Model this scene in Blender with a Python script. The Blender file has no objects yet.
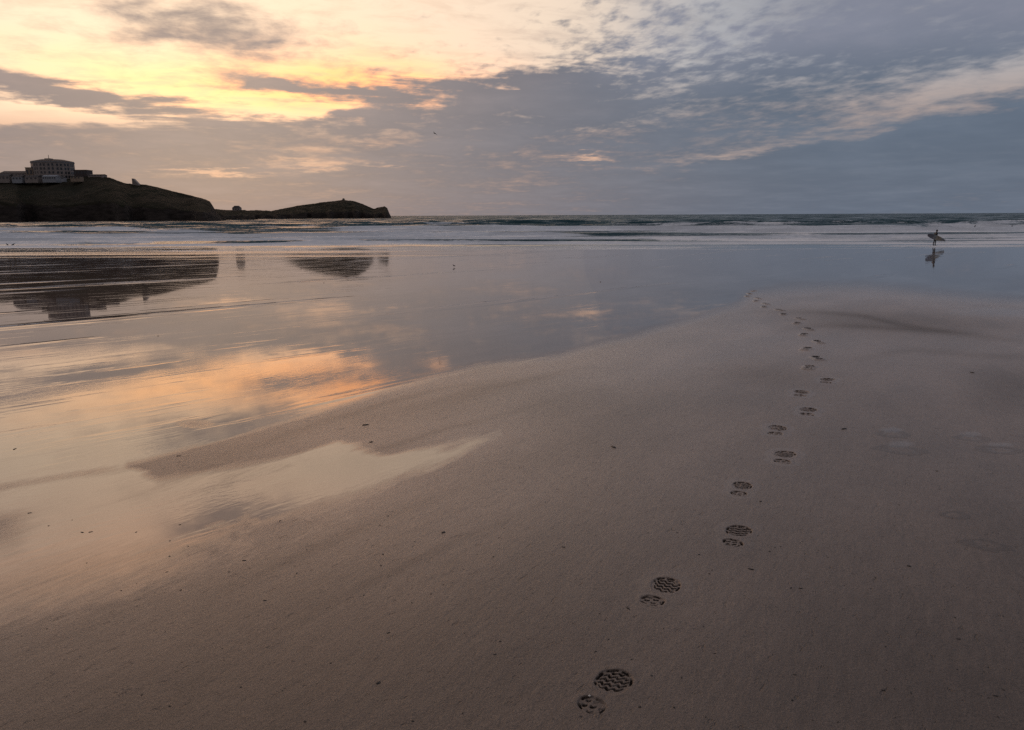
import bpy, bmesh, math, random
import numpy as np
from mathutils import Vector, Matrix, noise as mnoise

random.seed(7)
rng = np.random.default_rng(11)
SC = bpy.context.scene
COL = SC.collection
R = math.radians

# ------------------------------------------------------------------ camera model
FPX, CX, CY = 720.0, 512.0, 365.0
PITCH = math.atan(149.8 / FPX)
ROLL = 0.0047
CAM = np.array([0.0, 0.0, 1.6])
cp_, sp_ = math.cos(PITCH), math.sin(PITCH)
FWD = np.array([0, cp_, -sp_]); UP0 = np.array([0, sp_, cp_]); RT0 = np.array([1.0, 0, 0])
RT = RT0 * math.cos(ROLL) - UP0 * math.sin(ROLL)
UP = UP0 * math.cos(ROLL) + RT0 * math.sin(ROLL)

def ray(px, py):
    return FWD + RT * ((px - CX) / FPX) + UP * ((CY - py) / FPX)

def at_depth(px, py, Y):
    r = ray(px, py)
    return CAM + r * (Y / r[1])

def project(x, y, z):
    d0, d1, d2 = x - CAM[0], y - CAM[1], z - CAM[2]
    w = d0 * FWD[0] + d1 * FWD[1] + d2 * FWD[2]
    u = d0 * RT[0] + d1 * RT[1] + d2 * RT[2]
    v = d0 * UP[0] + d1 * UP[1] + d2 * UP[2]
    w = np.maximum(w, 0.15)
    return CX + FPX * u / w, CY - FPX * v / w

def azel(px, py):
    r = ray(px, py); r = r / np.linalg.norm(r)
    return math.degrees(math.atan2(r[0], r[1])), math.degrees(math.asin(r[2]))

# ------------------------------------------------------------------ numpy noise
def _hash(ix, iy, seed):
    h = (ix.astype(np.int64) * 374761393 + iy.astype(np.int64) * 668265263 + seed * 974634777) & 0xffffffff
    h = ((h ^ (h >> 13)) * 1274126177) & 0xffffffff
    h = (h ^ (h >> 16)) & 0xffffffff
    return h / 4294967295.0

def vnoise(x, y, seed=0):
    x = np.asarray(x, float); y = np.asarray(y, float)
    ix, iy = np.floor(x), np.floor(y)
    fx, fy = x - ix, y - iy
    fx = fx * fx * fx * (fx * (fx * 6 - 15) + 10); fy = fy * fy * fy * (fy * (fy * 6 - 15) + 10)
    a = _hash(ix, iy, seed); b = _hash(ix + 1, iy, seed)
    c = _hash(ix, iy + 1, seed); d = _hash(ix + 1, iy + 1, seed)
    return (a * (1 - fx) + b * fx) * (1 - fy) + (c * (1 - fx) + d * fx) * fy

def fbm(x, y, oct=4, seed=0, gain=0.5):
    s = 0; a = 1; t = 0
    for k in range(oct):
        s = s + a * vnoise(x * 2 ** k + 17.3 * k, y * 2 ** k - 9.1 * k, seed + k); t += a; a *= gain
    return s / t

def sstep(a, b, x):
    t = np.clip((x - a) / (b - a), 0, 1)
    return t * t * (3 - 2 * t)

# ------------------------------------------------------------------ helpers
def link(o, parent=None):
    COL.objects.link(o)
    if parent is not None: o.parent = parent
    return o

def tag(o, label=None, cat=None, group=None, kind=None):
    if label: o['label'] = label
    if cat: o['category'] = cat
    if group: o['group'] = group
    if kind: o['kind'] = kind
    return o

def empty(name, loc, rz=0.0, rot=None):
    o = bpy.data.objects.new(name, None)
    o.empty_display_size = 0.3
    o.location = loc
    o.rotation_euler = rot if rot else (0, 0, rz)
    return link(o)

def mesh_np(name, verts, faces, mats, parent=None, smooth=True, attrs=None, fmat=None):
    me = bpy.data.meshes.new(name)
    faces = np.asarray(faces)
    nf, k = faces.shape
    me.vertices.add(len(verts)); me.vertices.foreach_set('co', np.asarray(verts, np.float32).ravel())
    me.loops.add(nf * k); me.loops.foreach_set('vertex_index', faces.astype(np.int32).ravel())
    me.polygons.add(nf)
    me.polygons.foreach_set('loop_start', np.arange(0, nf * k, k, dtype=np.int32))
    me.polygons.foreach_set('loop_total', np.full(nf, k, np.int32))
    me.update(calc_edges=True)
    me.polygons.foreach_set('use_smooth', np.full(nf, smooth))
    for m in (mats if isinstance(mats, (list, tuple)) else [mats]): me.materials.append(m)
    if fmat is not None: me.polygons.foreach_set('material_index', np.asarray(fmat, np.int32))
    if attrs:
        for n, a in attrs.items():
            at = me.attributes.new(n, 'FLOAT', 'POINT'); at.data.foreach_set('value', np.asarray(a, np.float32).ravel())
    me.validate(); me.update()
    return link(bpy.data.objects.new(name, me), parent)

def grid_faces(nr, nc, wrap=False):
    i = np.arange(nr - 1)[:, None]; j = np.arange(nc if wrap else nc - 1)[None, :]
    jn = (j + 1) % nc
    a = i * nc + j; b = i * nc + jn; c = (i + 1) * nc + jn; d = (i + 1) * nc + j
    return np.stack([a, b, c, d], -1).reshape(-1, 4)

class MB:
    def __init__(s): s.bm = bmesh.new()
    def box(s, x0, x1, y0, y1, z0, z1):
        c = [(x0,y0,z0),(x1,y0,z0),(x1,y1,z0),(x0,y1,z0),(x0,y0,z1),(x1,y0,z1),(x1,y1,z1),(x0,y1,z1)]
        v = [s.bm.verts.new(p) for p in c]
        for f in ((0,3,2,1),(4,5,6,7),(0,1,5,4),(1,2,6,5),(2,3,7,6),(3,0,4,7)): s.bm.faces.new([v[i] for i in f])
        return s
    def prism(s, pts, z0, z1, top=None):
        n = len(pts); top = top or pts
        a = [s.bm.verts.new((p[0], p[1], z0)) for p in pts]; b = [s.bm.verts.new((p[0], p[1], z1)) for p in top]
        s.bm.faces.new(a[::-1]); s.bm.faces.new(b)
        for i in range(n): s.bm.faces.new([a[i], a[(i+1)%n], b[(i+1)%n], b[i]])
        return s
    def gable(s, x0, x1, y0, y1, z0, z1, along='x'):
        if along == 'x':
            m = (y0+y1)/2; c = [(x0,y0,z0),(x1,y0,z0),(x1,y1,z0),(x0,y1,z0),(x0,m,z1),(x1,m,z1)]
            fs = ((0,3,2,1),(0,1,5,4),(2,3,4,5),(0,4,3),(1,2,5))
        else:
            m = (x0+x1)/2; c = [(x0,y0,z0),(x1,y0,z0),(x1,y1,z0),(x0,y1,z0),(m,y0,z1),(m,y1,z1)]
            fs = ((0,3,2,1),(0,4,5,3),(1,2,5,4),(0,1,4),(2,3,5))
        v = [s.bm.verts.new(p) for p in c]
        for f in fs: s.bm.faces.new([v[i] for i in f])
        return s
    def build(s, name, mat, parent=None, loc=None, smooth=False):
        me = bpy.data.meshes.new(name); s.bm.to_mesh(me); s.bm.free(); me.materials.append(mat)
        if smooth:
            for p in me.polygons: p.use_smooth = True
        o = bpy.data.objects.new(name, me)
        if loc is not None: o.location = loc
        return link(o, parent)

# ------------------------------------------------------------------ node helper
class NT:
    def __init__(s, nt): s.nt = nt; s.n = nt.nodes; s.l = nt.links
    def put(s, sock, v):
        if isinstance(v, bpy.types.NodeSocket): s.l.new(v, sock)
        elif v is not None: sock.default_value = v
    def new(s, t, **kw):
        n = s.n.new(t)
        for k, v in kw.items(): setattr(n, k, v)
        return n
    def m(s, op, a=None, b=None, c=None, clamp=False):
        n = s.new('ShaderNodeMath', operation=op, use_clamp=clamp)
        for i, v in enumerate((a, b, c)):
            if v is not None: s.put(n.inputs[i], v)
        return n.outputs[0]
    def vm(s, op, a=None, b=None, scale=None):
        n = s.new('ShaderNodeVectorMath', operation=op)
        s.put(n.inputs[0], a)
        if b is not None: s.put(n.inputs[1], b)
        if scale is not None: s.put(n.inputs['Scale'], scale)
        return n.outputs['Value'] if op in ('DOT_PRODUCT', 'LENGTH') else n.outputs[0]
    def comb(s, x, y, z=0.0):
        n = s.new('ShaderNodeCombineXYZ')
        for i, v in enumerate((x, y, z)): s.put(n.inputs[i], v)
        return n.outputs[0]
    def noise(s, vec, scale, detail=4.0, rough=0.55, dist=0.0, col=False):
        n = s.new('ShaderNodeTexNoise'); s.put(n.inputs['Vector'], vec)
        n.inputs['Scale'].default_value = scale; n.inputs['Detail'].default_value = detail
        n.inputs['Roughness'].default_value = rough; n.inputs['Distortion'].default_value = dist
        return n.outputs['Color'] if col else n.outputs['Fac']
    def mix(s, f, a, b):
        n = s.new('ShaderNodeMix', data_type='RGBA'); s.put(n.inputs[0], f)
        for i, v in ((6, a), (7, b)):
            s.put(n.inputs[i], (*v, 1.0) if isinstance(v, tuple) and len(v) == 3 else v)
        return n.outputs[2]
    def ss(s, a, b, x, lo=0.0, hi=1.0):
        n = s.new('ShaderNodeMapRange', interpolation_type='SMOOTHSTEP')
        s.put(n.inputs[0], x); s.put(n.inputs[1], a); s.put(n.inputs[2], b); s.put(n.inputs[3], lo); s.put(n.inputs[4], hi)
        return n.outputs[0]
    def lin(s, a, b, x, lo=0.0, hi=1.0):
        n = s.new('ShaderNodeMapRange'); s.put(n.inputs[0], x); s.put(n.inputs[1], a); s.put(n.inputs[2], b); s.put(n.inputs[3], lo); s.put(n.inputs[4], hi)
        return n.outputs[0]
    def attr(s, name):
        n = s.new('ShaderNodeAttribute', attribute_name=name); return n.outputs['Fac']
    def bump(s, h, strength=1.0, dist=1.0, normal=None):
        n = s.new('ShaderNodeBump'); s.put(n.inputs['Height'], h); n.inputs['Strength'].default_value = strength
        n.inputs['Distance'].default_value = dist
        if normal is not None: s.put(n.inputs['Normal'], normal)
        return n.outputs[0]
    def mapping(s, vec, scale=(1, 1, 1), rot=(0, 0, 0), loc=(0, 0, 0)):
        n = s.new('ShaderNodeMapping'); s.put(n.inputs[0], vec)
        n.inputs['Location'].default_value = loc; n.inputs['Rotation'].default_value = rot; n.inputs['Scale'].default_value = scale
        return n.outputs[0]

def aniso(nt, pos, deg, along, across):
    t = R(deg)
    return nt.comb(nt.m('MULTIPLY', nt.vm('DOT_PRODUCT', pos, (math.cos(t), math.sin(t), 0)), along),
                   nt.m('MULTIPLY', nt.vm('DOT_PRODUCT', pos, (-math.sin(t), math.cos(t), 0)), across), 0.0)

def new_mat(name):
    m = bpy.data.materials.new(name); m.use_nodes = True
    nt = NT(m.node_tree); nt.n.clear()
    out = nt.new('ShaderNodeOutputMaterial'); p = nt.new('ShaderNodeBsdfPrincipled')
    nt.l.new(p.outputs[0], out.inputs[0])
    return m, nt, p

def simple_mat(name, col, rough=0.7, var=0.25, scale=4.0, bump=0.0):
    m, nt, p = new_mat(name)
    g = nt.new('ShaderNodeNewGeometry').outputs['Position']
    f = nt.noise(g, scale, 4)
    c2 = tuple(min(1, c * (1 + var)) for c in col); c1 = tuple(c * (1 - var) for c in col)
    nt.put(p.inputs['Base Color'], nt.mix(nt.ss(0.3, 0.7, f), c1, c2))
    p.inputs['Roughness'].default_value = rough
    if bump: nt.put(p.inputs['Normal'], nt.bump(f, 0.6, bump))
    return m

# ------------------------------------------------------------------ sky (world)
def build_world():
    w = bpy.data.worlds.new('World'); SC.world = w; w.use_nodes = True
    nt = NT(w.node_tree); nt.n.clear()
    out = nt.new('ShaderNodeOutputWorld'); bg = nt.new('ShaderNodeBackground')
    nt.l.new(bg.outputs[0], out.inputs[0])
    d = nt.vm('NORMALIZE', nt.new('ShaderNodeTexCoord').outputs['Generated'])
    sep = nt.new('ShaderNodeSeparateXYZ'); nt.put(sep.inputs[0], d)
    X, Y, Z = sep.outputs
    Zc = nt.m('MAXIMUM', Z, 0.0)
    az = nt.m('MULTIPLY', nt.m('ARCTAN2', X, Y), 57.2958)
    el = nt.m('MULTIPLY', nt.m('ARCSINE', Zc), 57.2958)
    zc = nt.m('ADD', Zc, 0.10)
    cp = nt.comb(nt.m('DIVIDE', X, zc), nt.m('DIVIDE', Y, zc), 0.0)
    # slightly rotated so that the streaks fan out to the upper right
    cpr = nt.mapping(cp, rot=(0, 0, R(-12)))
    wn = nt.noise(cpr, 0.9, 5, 0.6, col=True)
    wsep = nt.new('ShaderNodeSeparateColor'); nt.put(wsep.inputs[0], wn)
    wa, wb = wsep.outputs[0], wsep.outputs[1]
    wn2 = nt.noise(cpr, 4.0, 6, 0.62, col=True)
    w2 = nt.new('ShaderNodeSeparateColor'); nt.put(w2.inputs[0], wn2)
    azw = nt.m('ADD', az, nt.m('ADD', nt.m('MULTIPLY', nt.m('SUBTRACT', wa, 0.5), 9.0), nt.m('MULTIPLY', nt.m('SUBTRACT', w2.outputs[0], 0.5), 5.0)))
    elw = nt.m('ADD', el, nt.m('ADD', nt.m('MULTIPLY', nt.m('SUBTRACT', wb, 0.5), 2.6), nt.m('MULTIPLY', nt.m('SUBTRACT', w2.outputs[1], 0.5), 1.6)))
    A = nt.comb(azw, elw, 0.0); A0 = nt.comb(az, el, 0.0)
    k = 1 / 12.4                                    # degrees per pixel of the photograph
    def G(px, py, sx, sy, tilt=0.0, src=None, elev=None):
        a, e = azel(px, py)
        if elev is not None: e = elev
        v = nt.vm('SUBTRACT', src if src is not None else A, (a, e, 0))
        if tilt:
            t = R(tilt); v = nt.comb(nt.vm('DOT_PRODUCT', v, (math.cos(t), math.sin(t), 0)), nt.vm('DOT_PRODUCT', v, (-math.sin(t), math.cos(t), 0)), 0)
        v = nt.vm('MULTIPLY', v, (1 / (sx * k), 1 / (sy * k), 0))
        return nt.m('EXPONENT', nt.m('MULTIPLY', nt.vm('DOT_PRODUCT', v, v), -1.0))
    def add(acc, amp, g): return nt.m('MULTIPLY_ADD', g, amp, acc)

    # textures
    nL = nt.noise(cpr, 1.1, 9, 0.58)
    nM = nt.noise(cpr, 3.6, 8, 0.62, 0.3)
    nS = nt.noise(nt.mapping(cpr, rot=(0, 0, R(20)), scale=(1.0, 0.62, 1)), 14.0, 4, 0.55, 0.15)
    # --- clear field behind the clouds
    clear = nt.mix(nt.ss(15.0, 60.0, el), (0.44, 0.44, 0.47), (0.27, 0.27, 0.30))
    clear = nt.mix(nt.m('MULTIPLY', G(430, -10, 330, 170, src=A0), 0.95), clear, (0.86, 0.70, 0.56))
    clear = nt.mix(nt.m('MULTIPLY', G(120, 40, 330, 120, src=A0), 0.98), clear, (1.16, 0.88, 0.62))
    clear = nt.mix(nt.m('MULTIPLY', G(210, 84, 150, 26), 0.90), clear, (2.0, 0.96, 0.40))
    clear = nt.mix(nt.m('MULTIPLY', G(350, 86, 110, 30), 0.85), clear, (2.2, 0.80, 0.24))
    clear = nt.mix(nt.ss(7.4, 5.2, el), clear, (0.78, 0.47, 0.32))
    clear = nt.mix(nt.ss(4.0, 16.0, az), clear, nt.mix(nt.ss(6.0, 11.0, el), (0.42, 0.33, 0.30), (0.44, 0.44, 0.46)))
    clear = nt.mix(nt.m('MULTIPLY', nt.ss(12.0, 24.0, az), nt.ss(9.0, 12.5, el)), clear, (0.27, 0.28, 0.33))
    glow = nt.m('MULTIPLY', G(110, 0, 230, 95, src=A0, elev=25.5), 1.0)
    clear = nt.mix(glow, clear, (2.0, 1.12, 0.66))
    nW = nt.noise(nt.mapping(cpr, rot=(0, 0, R(-8)), scale=(0.8, 1.3, 1)), 5.0, 8, 0.66, 0.4)
    wisp = nt.m('MULTIPLY', nt.ss(0.42, 0.72, nW), nt.ss(26.0, 12.0, el))
    clear = nt.mix(nt.m('MULTIPLY', wisp, 0.50), clear, nt.mix(nt.ss(-8, 12, az), (0.80, 0.56, 0.40), (0.30, 0.29, 0.31)))
    # --- cloud body colour
    cl = nt.mix(nt.ss(-30, 24, az), (0.240, 0.205, 0.212), (0.110, 0.142, 0.196))
    cl = nt.mix(nt.m('MULTIPLY', nt.ss(7.0, 0.0, el), 0.35), cl, nt.mix(nt.ss(-30, 30, az), (0.32, 0.245, 0.225), (0.135, 0.155, 0.20)))
    cl = nt.mix(nt.m('MULTIPLY', G(230, 80, 230, 40), 0.25), cl, (0.55, 0.40, 0.32))
    cl = nt.mix(nt.m('MULTIPLY', nt.ss(7.5, 13.0, el), nt.ss(2.0, 12.0, az)), cl, (0.205, 0.222, 0.285))
    cl = nt.mix(nt.m('MULTIPLY', nt.ss(0.38, 0.72, nL), 0.42), cl, nt.vm('MULTIPLY', cl, (1.45, 1.38, 1.32)))
    cl = nt.mix(nt.m('MULTIPLY', nt.ss(0.45, 0.75, nM), 0.30), cl, nt.vm('MULTIPLY', cl, (1.35, 1.25, 1.18)))
    # --- coverage
    fc = nt.new('ShaderNodeFloatCurve'); cur = fc.mapping.curves[0]
    edge = [(-80, 100), (0, 90), (60, 88), (130, 104), (250, 104), (330, 103), (390, 92), (440, 80), (500, 68), (560, 64), (640, 62), (720, 58), (800, 20), (900, -10), (1024, -30), (1150, -30)]
    # azimuth -50..50 -> 0..1 ; elevation 0..25 -> 0..1
    pts = [((azel(px, py)[0] + 50) / 100, azel(px, py)[1] / 25) for px, py in edge]
    while len(cur.points) < len(pts): cur.points.new(0.5, 0.5)
    for p, (a, b) in zip(cur.points, pts): p.location = (min(1, max(0, a)), min(1, b)); p.handle_type = 'AUTO'
    fc.mapping.update()
    nt.put(fc.inputs['Value'], nt.lin(-50, 50, azw))
    edge_el = nt.m('MULTIPLY', fc.outputs[0], 25.0)
    nB = nt.noise(nt.mapping(cpr, rot=(0, 0, R(-10)), scale=(0.55, 1.6, 1)), 3.0, 7, 0.62, 0.3)
    bank = nt.ss(-1.8, 1.9, nt.m('ADD', nt.m('SUBTRACT', edge_el, elw), nt.m('MULTIPLY', nt.m('SUBTRACT', nB, 0.5), 7.0)))
    b = nt.m('MULTIPLY_ADD', bank, nt.m('MULTIPLY_ADD', nt.m('MULTIPLY', nt.ss(2, 14, az), nt.ss(5.5, 9.0, el)), -0.42, 1.30), -0.38)
    # extra cloud
    for a in ((210, 28, 85, 18, -3, 1.15), (190, 12, 40, 8, 0, 0.35), (250, 77, 70, 8, -4, 0.9), (320, 90, 60, 7, -6, 0.8), (60, 88, 90, 7, -8, 0.8), (160, 97, 60, 6, -4, 0.8), (380, 68, 40, 6, 8, .4), (30, 84, 75, 9, -12, 0.75), (270, 92, 70, 7, 0, 0.35),
              (500, 95, 140, 20, 0, 0.4), (870, 40, 190, 55, 10, 0.55), (700, 40, 130, 40, 5, 0.22), (610, 20, 80, 30, 0, 0.25)):
        b = add(b, a[5], G(a[0], a[1], a[2], a[3], a[4]))
    # openings
    for a in ((35, 110, 62, 7, 0, -1.9), (292, 112, 44, 6, 0, -2.2), (250, 100, 50, 6, 0, -0.7), (295, 152, 42, 4, -3, -0.4), (308, 163, 36, 4.5, 3, -0.95), (215, 173, 42, 2.4, 0, -0.85), (375, 141, 55, 4, 3, -0.3), (440, 102, 30, 4, 8, -0.45),
              (583, 158, 18, 2.5, 4, -0.8), (375, 165, 14, 2, 0, -0.6), (650, 163, 60, 3, 4, -0.3), (660, 118, 70, 9, 8, -0.42), (700, 82, 50, 12, 8, -0.55),
              (800, 120, 130, 18, 9, -0.50), (930, 98, 120, 15, 12, -0.42), (860, 130, 45, 5, 10, -0.5), (745, 150, 60, 5, 12, -0.55), (1000, 75, 80, 12, 10, -0.35), (1090, 70, 90, 16, 8, -0.6)):
        b = add(b, a[5], G(a[0], a[1], a[2], a[3], a[4]))
    # dark wedge under the diagonal band
    b = add(b, 0.5, G(930, 150, 190, 34, 8))
    b = add(b, 1.5, G(215, 0, 85, 26, src=A, elev=19.8))
    b = add(b, 0.9, G(60, 0, 60, 30, src=A, elev=28.0))
    up = nt.ss(11.0, 26.0, el)
    b = add(b, 0.30, nt.m('MULTIPLY', up, nt.ss(-25, 25, az)))
    b = add(b, 0.30, nt.ss(20.0, 55.0, el))
    b = nt.m('ADD', b, nt.m('MULTIPLY', nt.m('SUBTRACT', nL, 0.5), 1.1))
    b = nt.m('ADD', b, nt.m('MULTIPLY', nt.m('SUBTRACT', nM, 0.5), nt.lin(2.0, 9.0, el, 0.9, 2.3)))
    cells = nt.m('MULTIPLY', nt.m('SUBTRACT', nS, 0.5), nt.lin(0.0, 1.0, G(690, 5, 260, 75), 0.4, 3.4))
    b = nt.m('ADD', b, cells)
    cov = nt.m('MULTIPLY', nt.ss(-0.30, 1.0, b), nt.m('MULTIPLY_ADD', glow, -0.40, 1.0))
    # thin lit edges glow a little where the sun stands behind the cloud
    col = nt.mix(cov, clear, cl)
    # the half of the sky away from the sunset is a dull dusk grey
    back = nt.ss(0.25, -0.5, Y)
    col = nt.mix(nt.m('MULTIPLY', back, 0.85), col, (0.145, 0.14, 0.155))
    # real atmosphere behind it all
    sky = nt.new('ShaderNodeTexSky', sky_type='NISHITA', sun_disc=False)
    sky.sun_elevation = R(9.0); sky.sun_rotation = R(-22.0); sky.air_density = 1.0; sky.dust_density = 2.0
    skc = nt.vm('SCALE', sky.outputs[0], scale=0.002)
    tot = nt.vm('ADD', col, skc)
    nt.put(bg.inputs[0], tot); bg.inputs[1].default_value = 1.0
    w.cycles.sampling_method = 'MANUAL'; w.cycles.sample_map_resolution = 512

build_world()
sun = bpy.data.lights.new('sun', 'SUN'); sun.energy = 0.012; sun.angle = R(60); sun.color = (1.0, 0.80, 0.58)
so = link(bpy.data.objects.new('sun', sun))
sd = Vector((math.sin(R(-22)) * math.cos(R(13)), math.cos(R(-22)) * math.cos(R(13)), math.sin(R(13))))
so.rotation_euler = sd.to_track_quat('Z', 'Y').to_euler()

# ------------------------------------------------------------------ ground shape
def base_z(y):
    y = np.asarray(y, float)
    a = 0.0297; c = (0.0297 - 0.010) / 60.0
    t = np.clip(y - 30, 0, 60)
    z = -a * np.minimum(y, 30) - (a * t - 0.5 * c * t * t) - 0.010 * np.maximum(y - 90, 0)
    return np.where(y < 0, -a * y * 0.4, z)
SEA = -2.10

BAR = np.array([(130,466),(215,440),(300,412),(400,381),(480,362),(560,350),(650,326),(735,301),(750,289),(800,284),(870,283),(950,291),(1024,297),
                (1180,305),(1700,330),(1700,2500),(-1800,2500),(-900,820),(-300,690),(0,622),(130,598),(250,556),(340,516),(400,478),(470,448),(501,433),
                (450,447),(400,455),(350,449),(338,441),(300,451),(220,470),(160,478)], float)

def poly_sd(px, py, P):
    px = px.ravel(); py = py.ravel()
    d = np.full(px.shape, 1e18); inside = np.zeros(px.shape, bool)
    n = len(P)
    for i in range(n):
        a = P[i]; b = P[(i + 1) % n]
        e = b - a; L = e @ e
        t = np.clip(((px - a[0]) * e[0] + (py - a[1]) * e[1]) / L, 0, 1)
        dx = px - a[0] - t * e[0]; dy = py - a[1] - t * e[1]
        d = np.minimum(d, dx * dx + dy * dy)
        c = ((a[1] > py) != (b[1] > py))
        with np.errstate(divide='ignore', invalid='ignore'):
            xi = (b[0] - a[0]) * (py - a[1]) / (b[1] - a[1]) + a[0]
        inside ^= c & (px < xi)
    return np.sqrt(d) * np.where(inside, 1, -1)

def wetness(x, y, want_sd=False):
    """0 = drained sand of the bar, 1 = mirror of standing water; from the traced edge of the bar laid on the beach."""
    x = np.asarray(x, float); y = np.asarray(y, float); shp = x.shape
    yy = np.maximum(y, 0.8)
    px, py = project(x, yy, base_z(yy))
    px = np.clip(px, -1700, 1690); py = np.clip(py, 150, 2400)
    # ragged edge, wobble in beach coordinates
    c6, s6 = math.cos(R(58)), math.sin(R(58)); ua = x * c6 + y * s6; va = -x * s6 + y * c6
    wob = (fbm(x * 0.9, y * 0.45, 4, 5) - 0.5) + 1.1 * (fbm(ua * 0.8, va * 5.0, 3, 6) - 0.5) * sstep(380, 440, py)
    sd = poly_sd(px, py + wob * 16 * sstep(280, 460, py), BAR).reshape(shp)
    soft_low = sstep(470, 560, py)                    # the lower edge of the tongue fades slowly
    far = sstep(330, 290, py)
    if want_sd: return sd
    upper = sstep(440, 400, py + 0.15 * (px - 300)) + 0 * px
    w = 0.5 - (sd - 6 * upper) / (np.where(soft_low > 0, 14 + 120 * soft_low, 14 + 6 * upper * sstep(860, 700, px) + 6 * upper + 22 * sstep(720, 800, px) * upper))
    w = np.clip(w, 0, 1)
    # the tongue holds a thinner, raked film
    tong = sstep(430, 480, py + (px - 130) * 0.14) * sstep(560, 470, px)
    w = w * (1 - tong * (0.16 + 0.50 * (fbm(ua * 0.7, va * 3.5, 4, 61) - 0.42)))
    # damp strip between the swash and the mirror, strongest at left
    strip = sstep(246, 249, py) * sstep(265, 252, py + 14 * (fbm(x * 0.05, y * 0.25, 3, 63) - 0.5)) * sstep(640, 330, px)
    w = w - strip * (0.62 + 0.9 * (fbm(x * 0.03, y * 0.35, 3, 62) - 0.5))
    # thin faint sand lines left of the wedge
    line = np.exp(-((py - (466 + (130 - px) * 0.16)) / 5.0) ** 2) * sstep(150, 90, px) * 0.28
    w = w - line
    # small dry islands in the pool and damp hollows on the bar
    w = w - 0.55 * np.exp(-(((px - 195) / 26) ** 2 + ((py - 424 ) / 6) ** 2))
    w = w - 0.5 * np.exp(-(((px - 245) / 42) ** 2 + ((py - 520 + (px-245)*0.25) / 26) ** 2)) * sstep(.25,.6,fbm(x*5,y*3,4,21))
    w = w - 0.42 * np.exp(-(((px - 0) / 34) ** 2 + ((py - 530) / 30) ** 2))
    hol = 0.0
    for (a, b, sa, sb, k) in ((892, 433, 17, 4, 0.62), (900, 448, 24, 6, 0.55), (970, 437, 16, 4, 0.55), (1000, 448, 26, 4, 0.5), (1010, 470, 40, 5, 0.3), (930, 425, 130, 26, 0.25), (955, 515, 12, 4, 0.3),
                              (985, 544, 14, 5, 0.25), (1010, 312, 110, 10, 0.50), (880, 295, 110, 8, 0.46), (780, 300, 50, 10, 0.3)):
        hol = np.maximum(hol, k * np.exp(-(((px - a) / sa) ** 2 + ((py - b) / sb) ** 2)))
    w = np.clip(np.maximum(w, hol * 0.9), 0, 1)
    return w

def sheen_tone(x, y):
    """gloss and tone of the drained sand, with painted sky reflection and light falloff, 0..1"""
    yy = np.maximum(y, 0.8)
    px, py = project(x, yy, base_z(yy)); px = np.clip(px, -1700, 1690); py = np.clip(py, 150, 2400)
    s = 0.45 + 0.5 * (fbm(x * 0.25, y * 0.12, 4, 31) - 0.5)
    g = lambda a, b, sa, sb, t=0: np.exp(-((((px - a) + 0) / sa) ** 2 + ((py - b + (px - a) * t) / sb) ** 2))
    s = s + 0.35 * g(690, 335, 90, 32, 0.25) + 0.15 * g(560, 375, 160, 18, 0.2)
    s = s - 0.28 * sstep(480, 730, py) - 0.14 * sstep(650, 1024, px) * sstep(380, 560, py) + 0.22 * g(500, 440, 280, 110)  # light falloff painted in: darker towards camera and right, brighter mid bar
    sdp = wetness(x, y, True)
    s = s + 0.55 * np.exp(-np.maximum(sdp, 0) / 38.0) * sstep(470, 420, py) + 0.25 * sstep(420, 330, py) + 0.3 * np.exp(-np.maximum(sdp, 0) / 60.0) * sstep(430, 500, py)  # pale rim along the water paints the sky's glossy reflection
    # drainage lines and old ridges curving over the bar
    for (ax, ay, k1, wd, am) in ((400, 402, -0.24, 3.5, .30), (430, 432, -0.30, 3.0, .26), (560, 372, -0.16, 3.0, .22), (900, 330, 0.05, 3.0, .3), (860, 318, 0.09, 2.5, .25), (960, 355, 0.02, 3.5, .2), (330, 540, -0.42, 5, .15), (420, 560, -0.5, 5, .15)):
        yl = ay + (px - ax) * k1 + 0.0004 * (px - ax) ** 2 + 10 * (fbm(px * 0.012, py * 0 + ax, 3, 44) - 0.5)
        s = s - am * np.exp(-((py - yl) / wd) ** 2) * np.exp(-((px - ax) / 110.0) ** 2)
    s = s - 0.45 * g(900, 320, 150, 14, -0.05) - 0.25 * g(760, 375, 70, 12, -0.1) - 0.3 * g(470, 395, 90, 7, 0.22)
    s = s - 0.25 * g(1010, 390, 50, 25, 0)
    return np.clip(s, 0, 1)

def ground_z(x, y, w=None):
    if w is None: w = wetness(x, y)
    z = base_z(y)
    z = z + 0.03 * sstep(-20, 200, wetness(x, y, True)) 
    near = np.exp(-np.maximum(np.hypot(x, y) - 4, 0) / 14)
    z = z + (fbm(np.asarray(x) * 1.1, np.asarray(y) * 0.7, 3, 3) - 0.5) * 0.010 * (1 - w) * near
    return z

def on_ground(px, py):
    r = ray(px, py); t = 1.6 / max(-r[2], 0.02)
    for _ in range(30):
        p = CAM + r * t
        z = float(ground_z(np.array([p[0]]), np.array([p[1]]))[0])
        t = (z - CAM[2]) / r[2] if r[2] < 0 else t
    p = CAM + r * t
    return p

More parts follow.
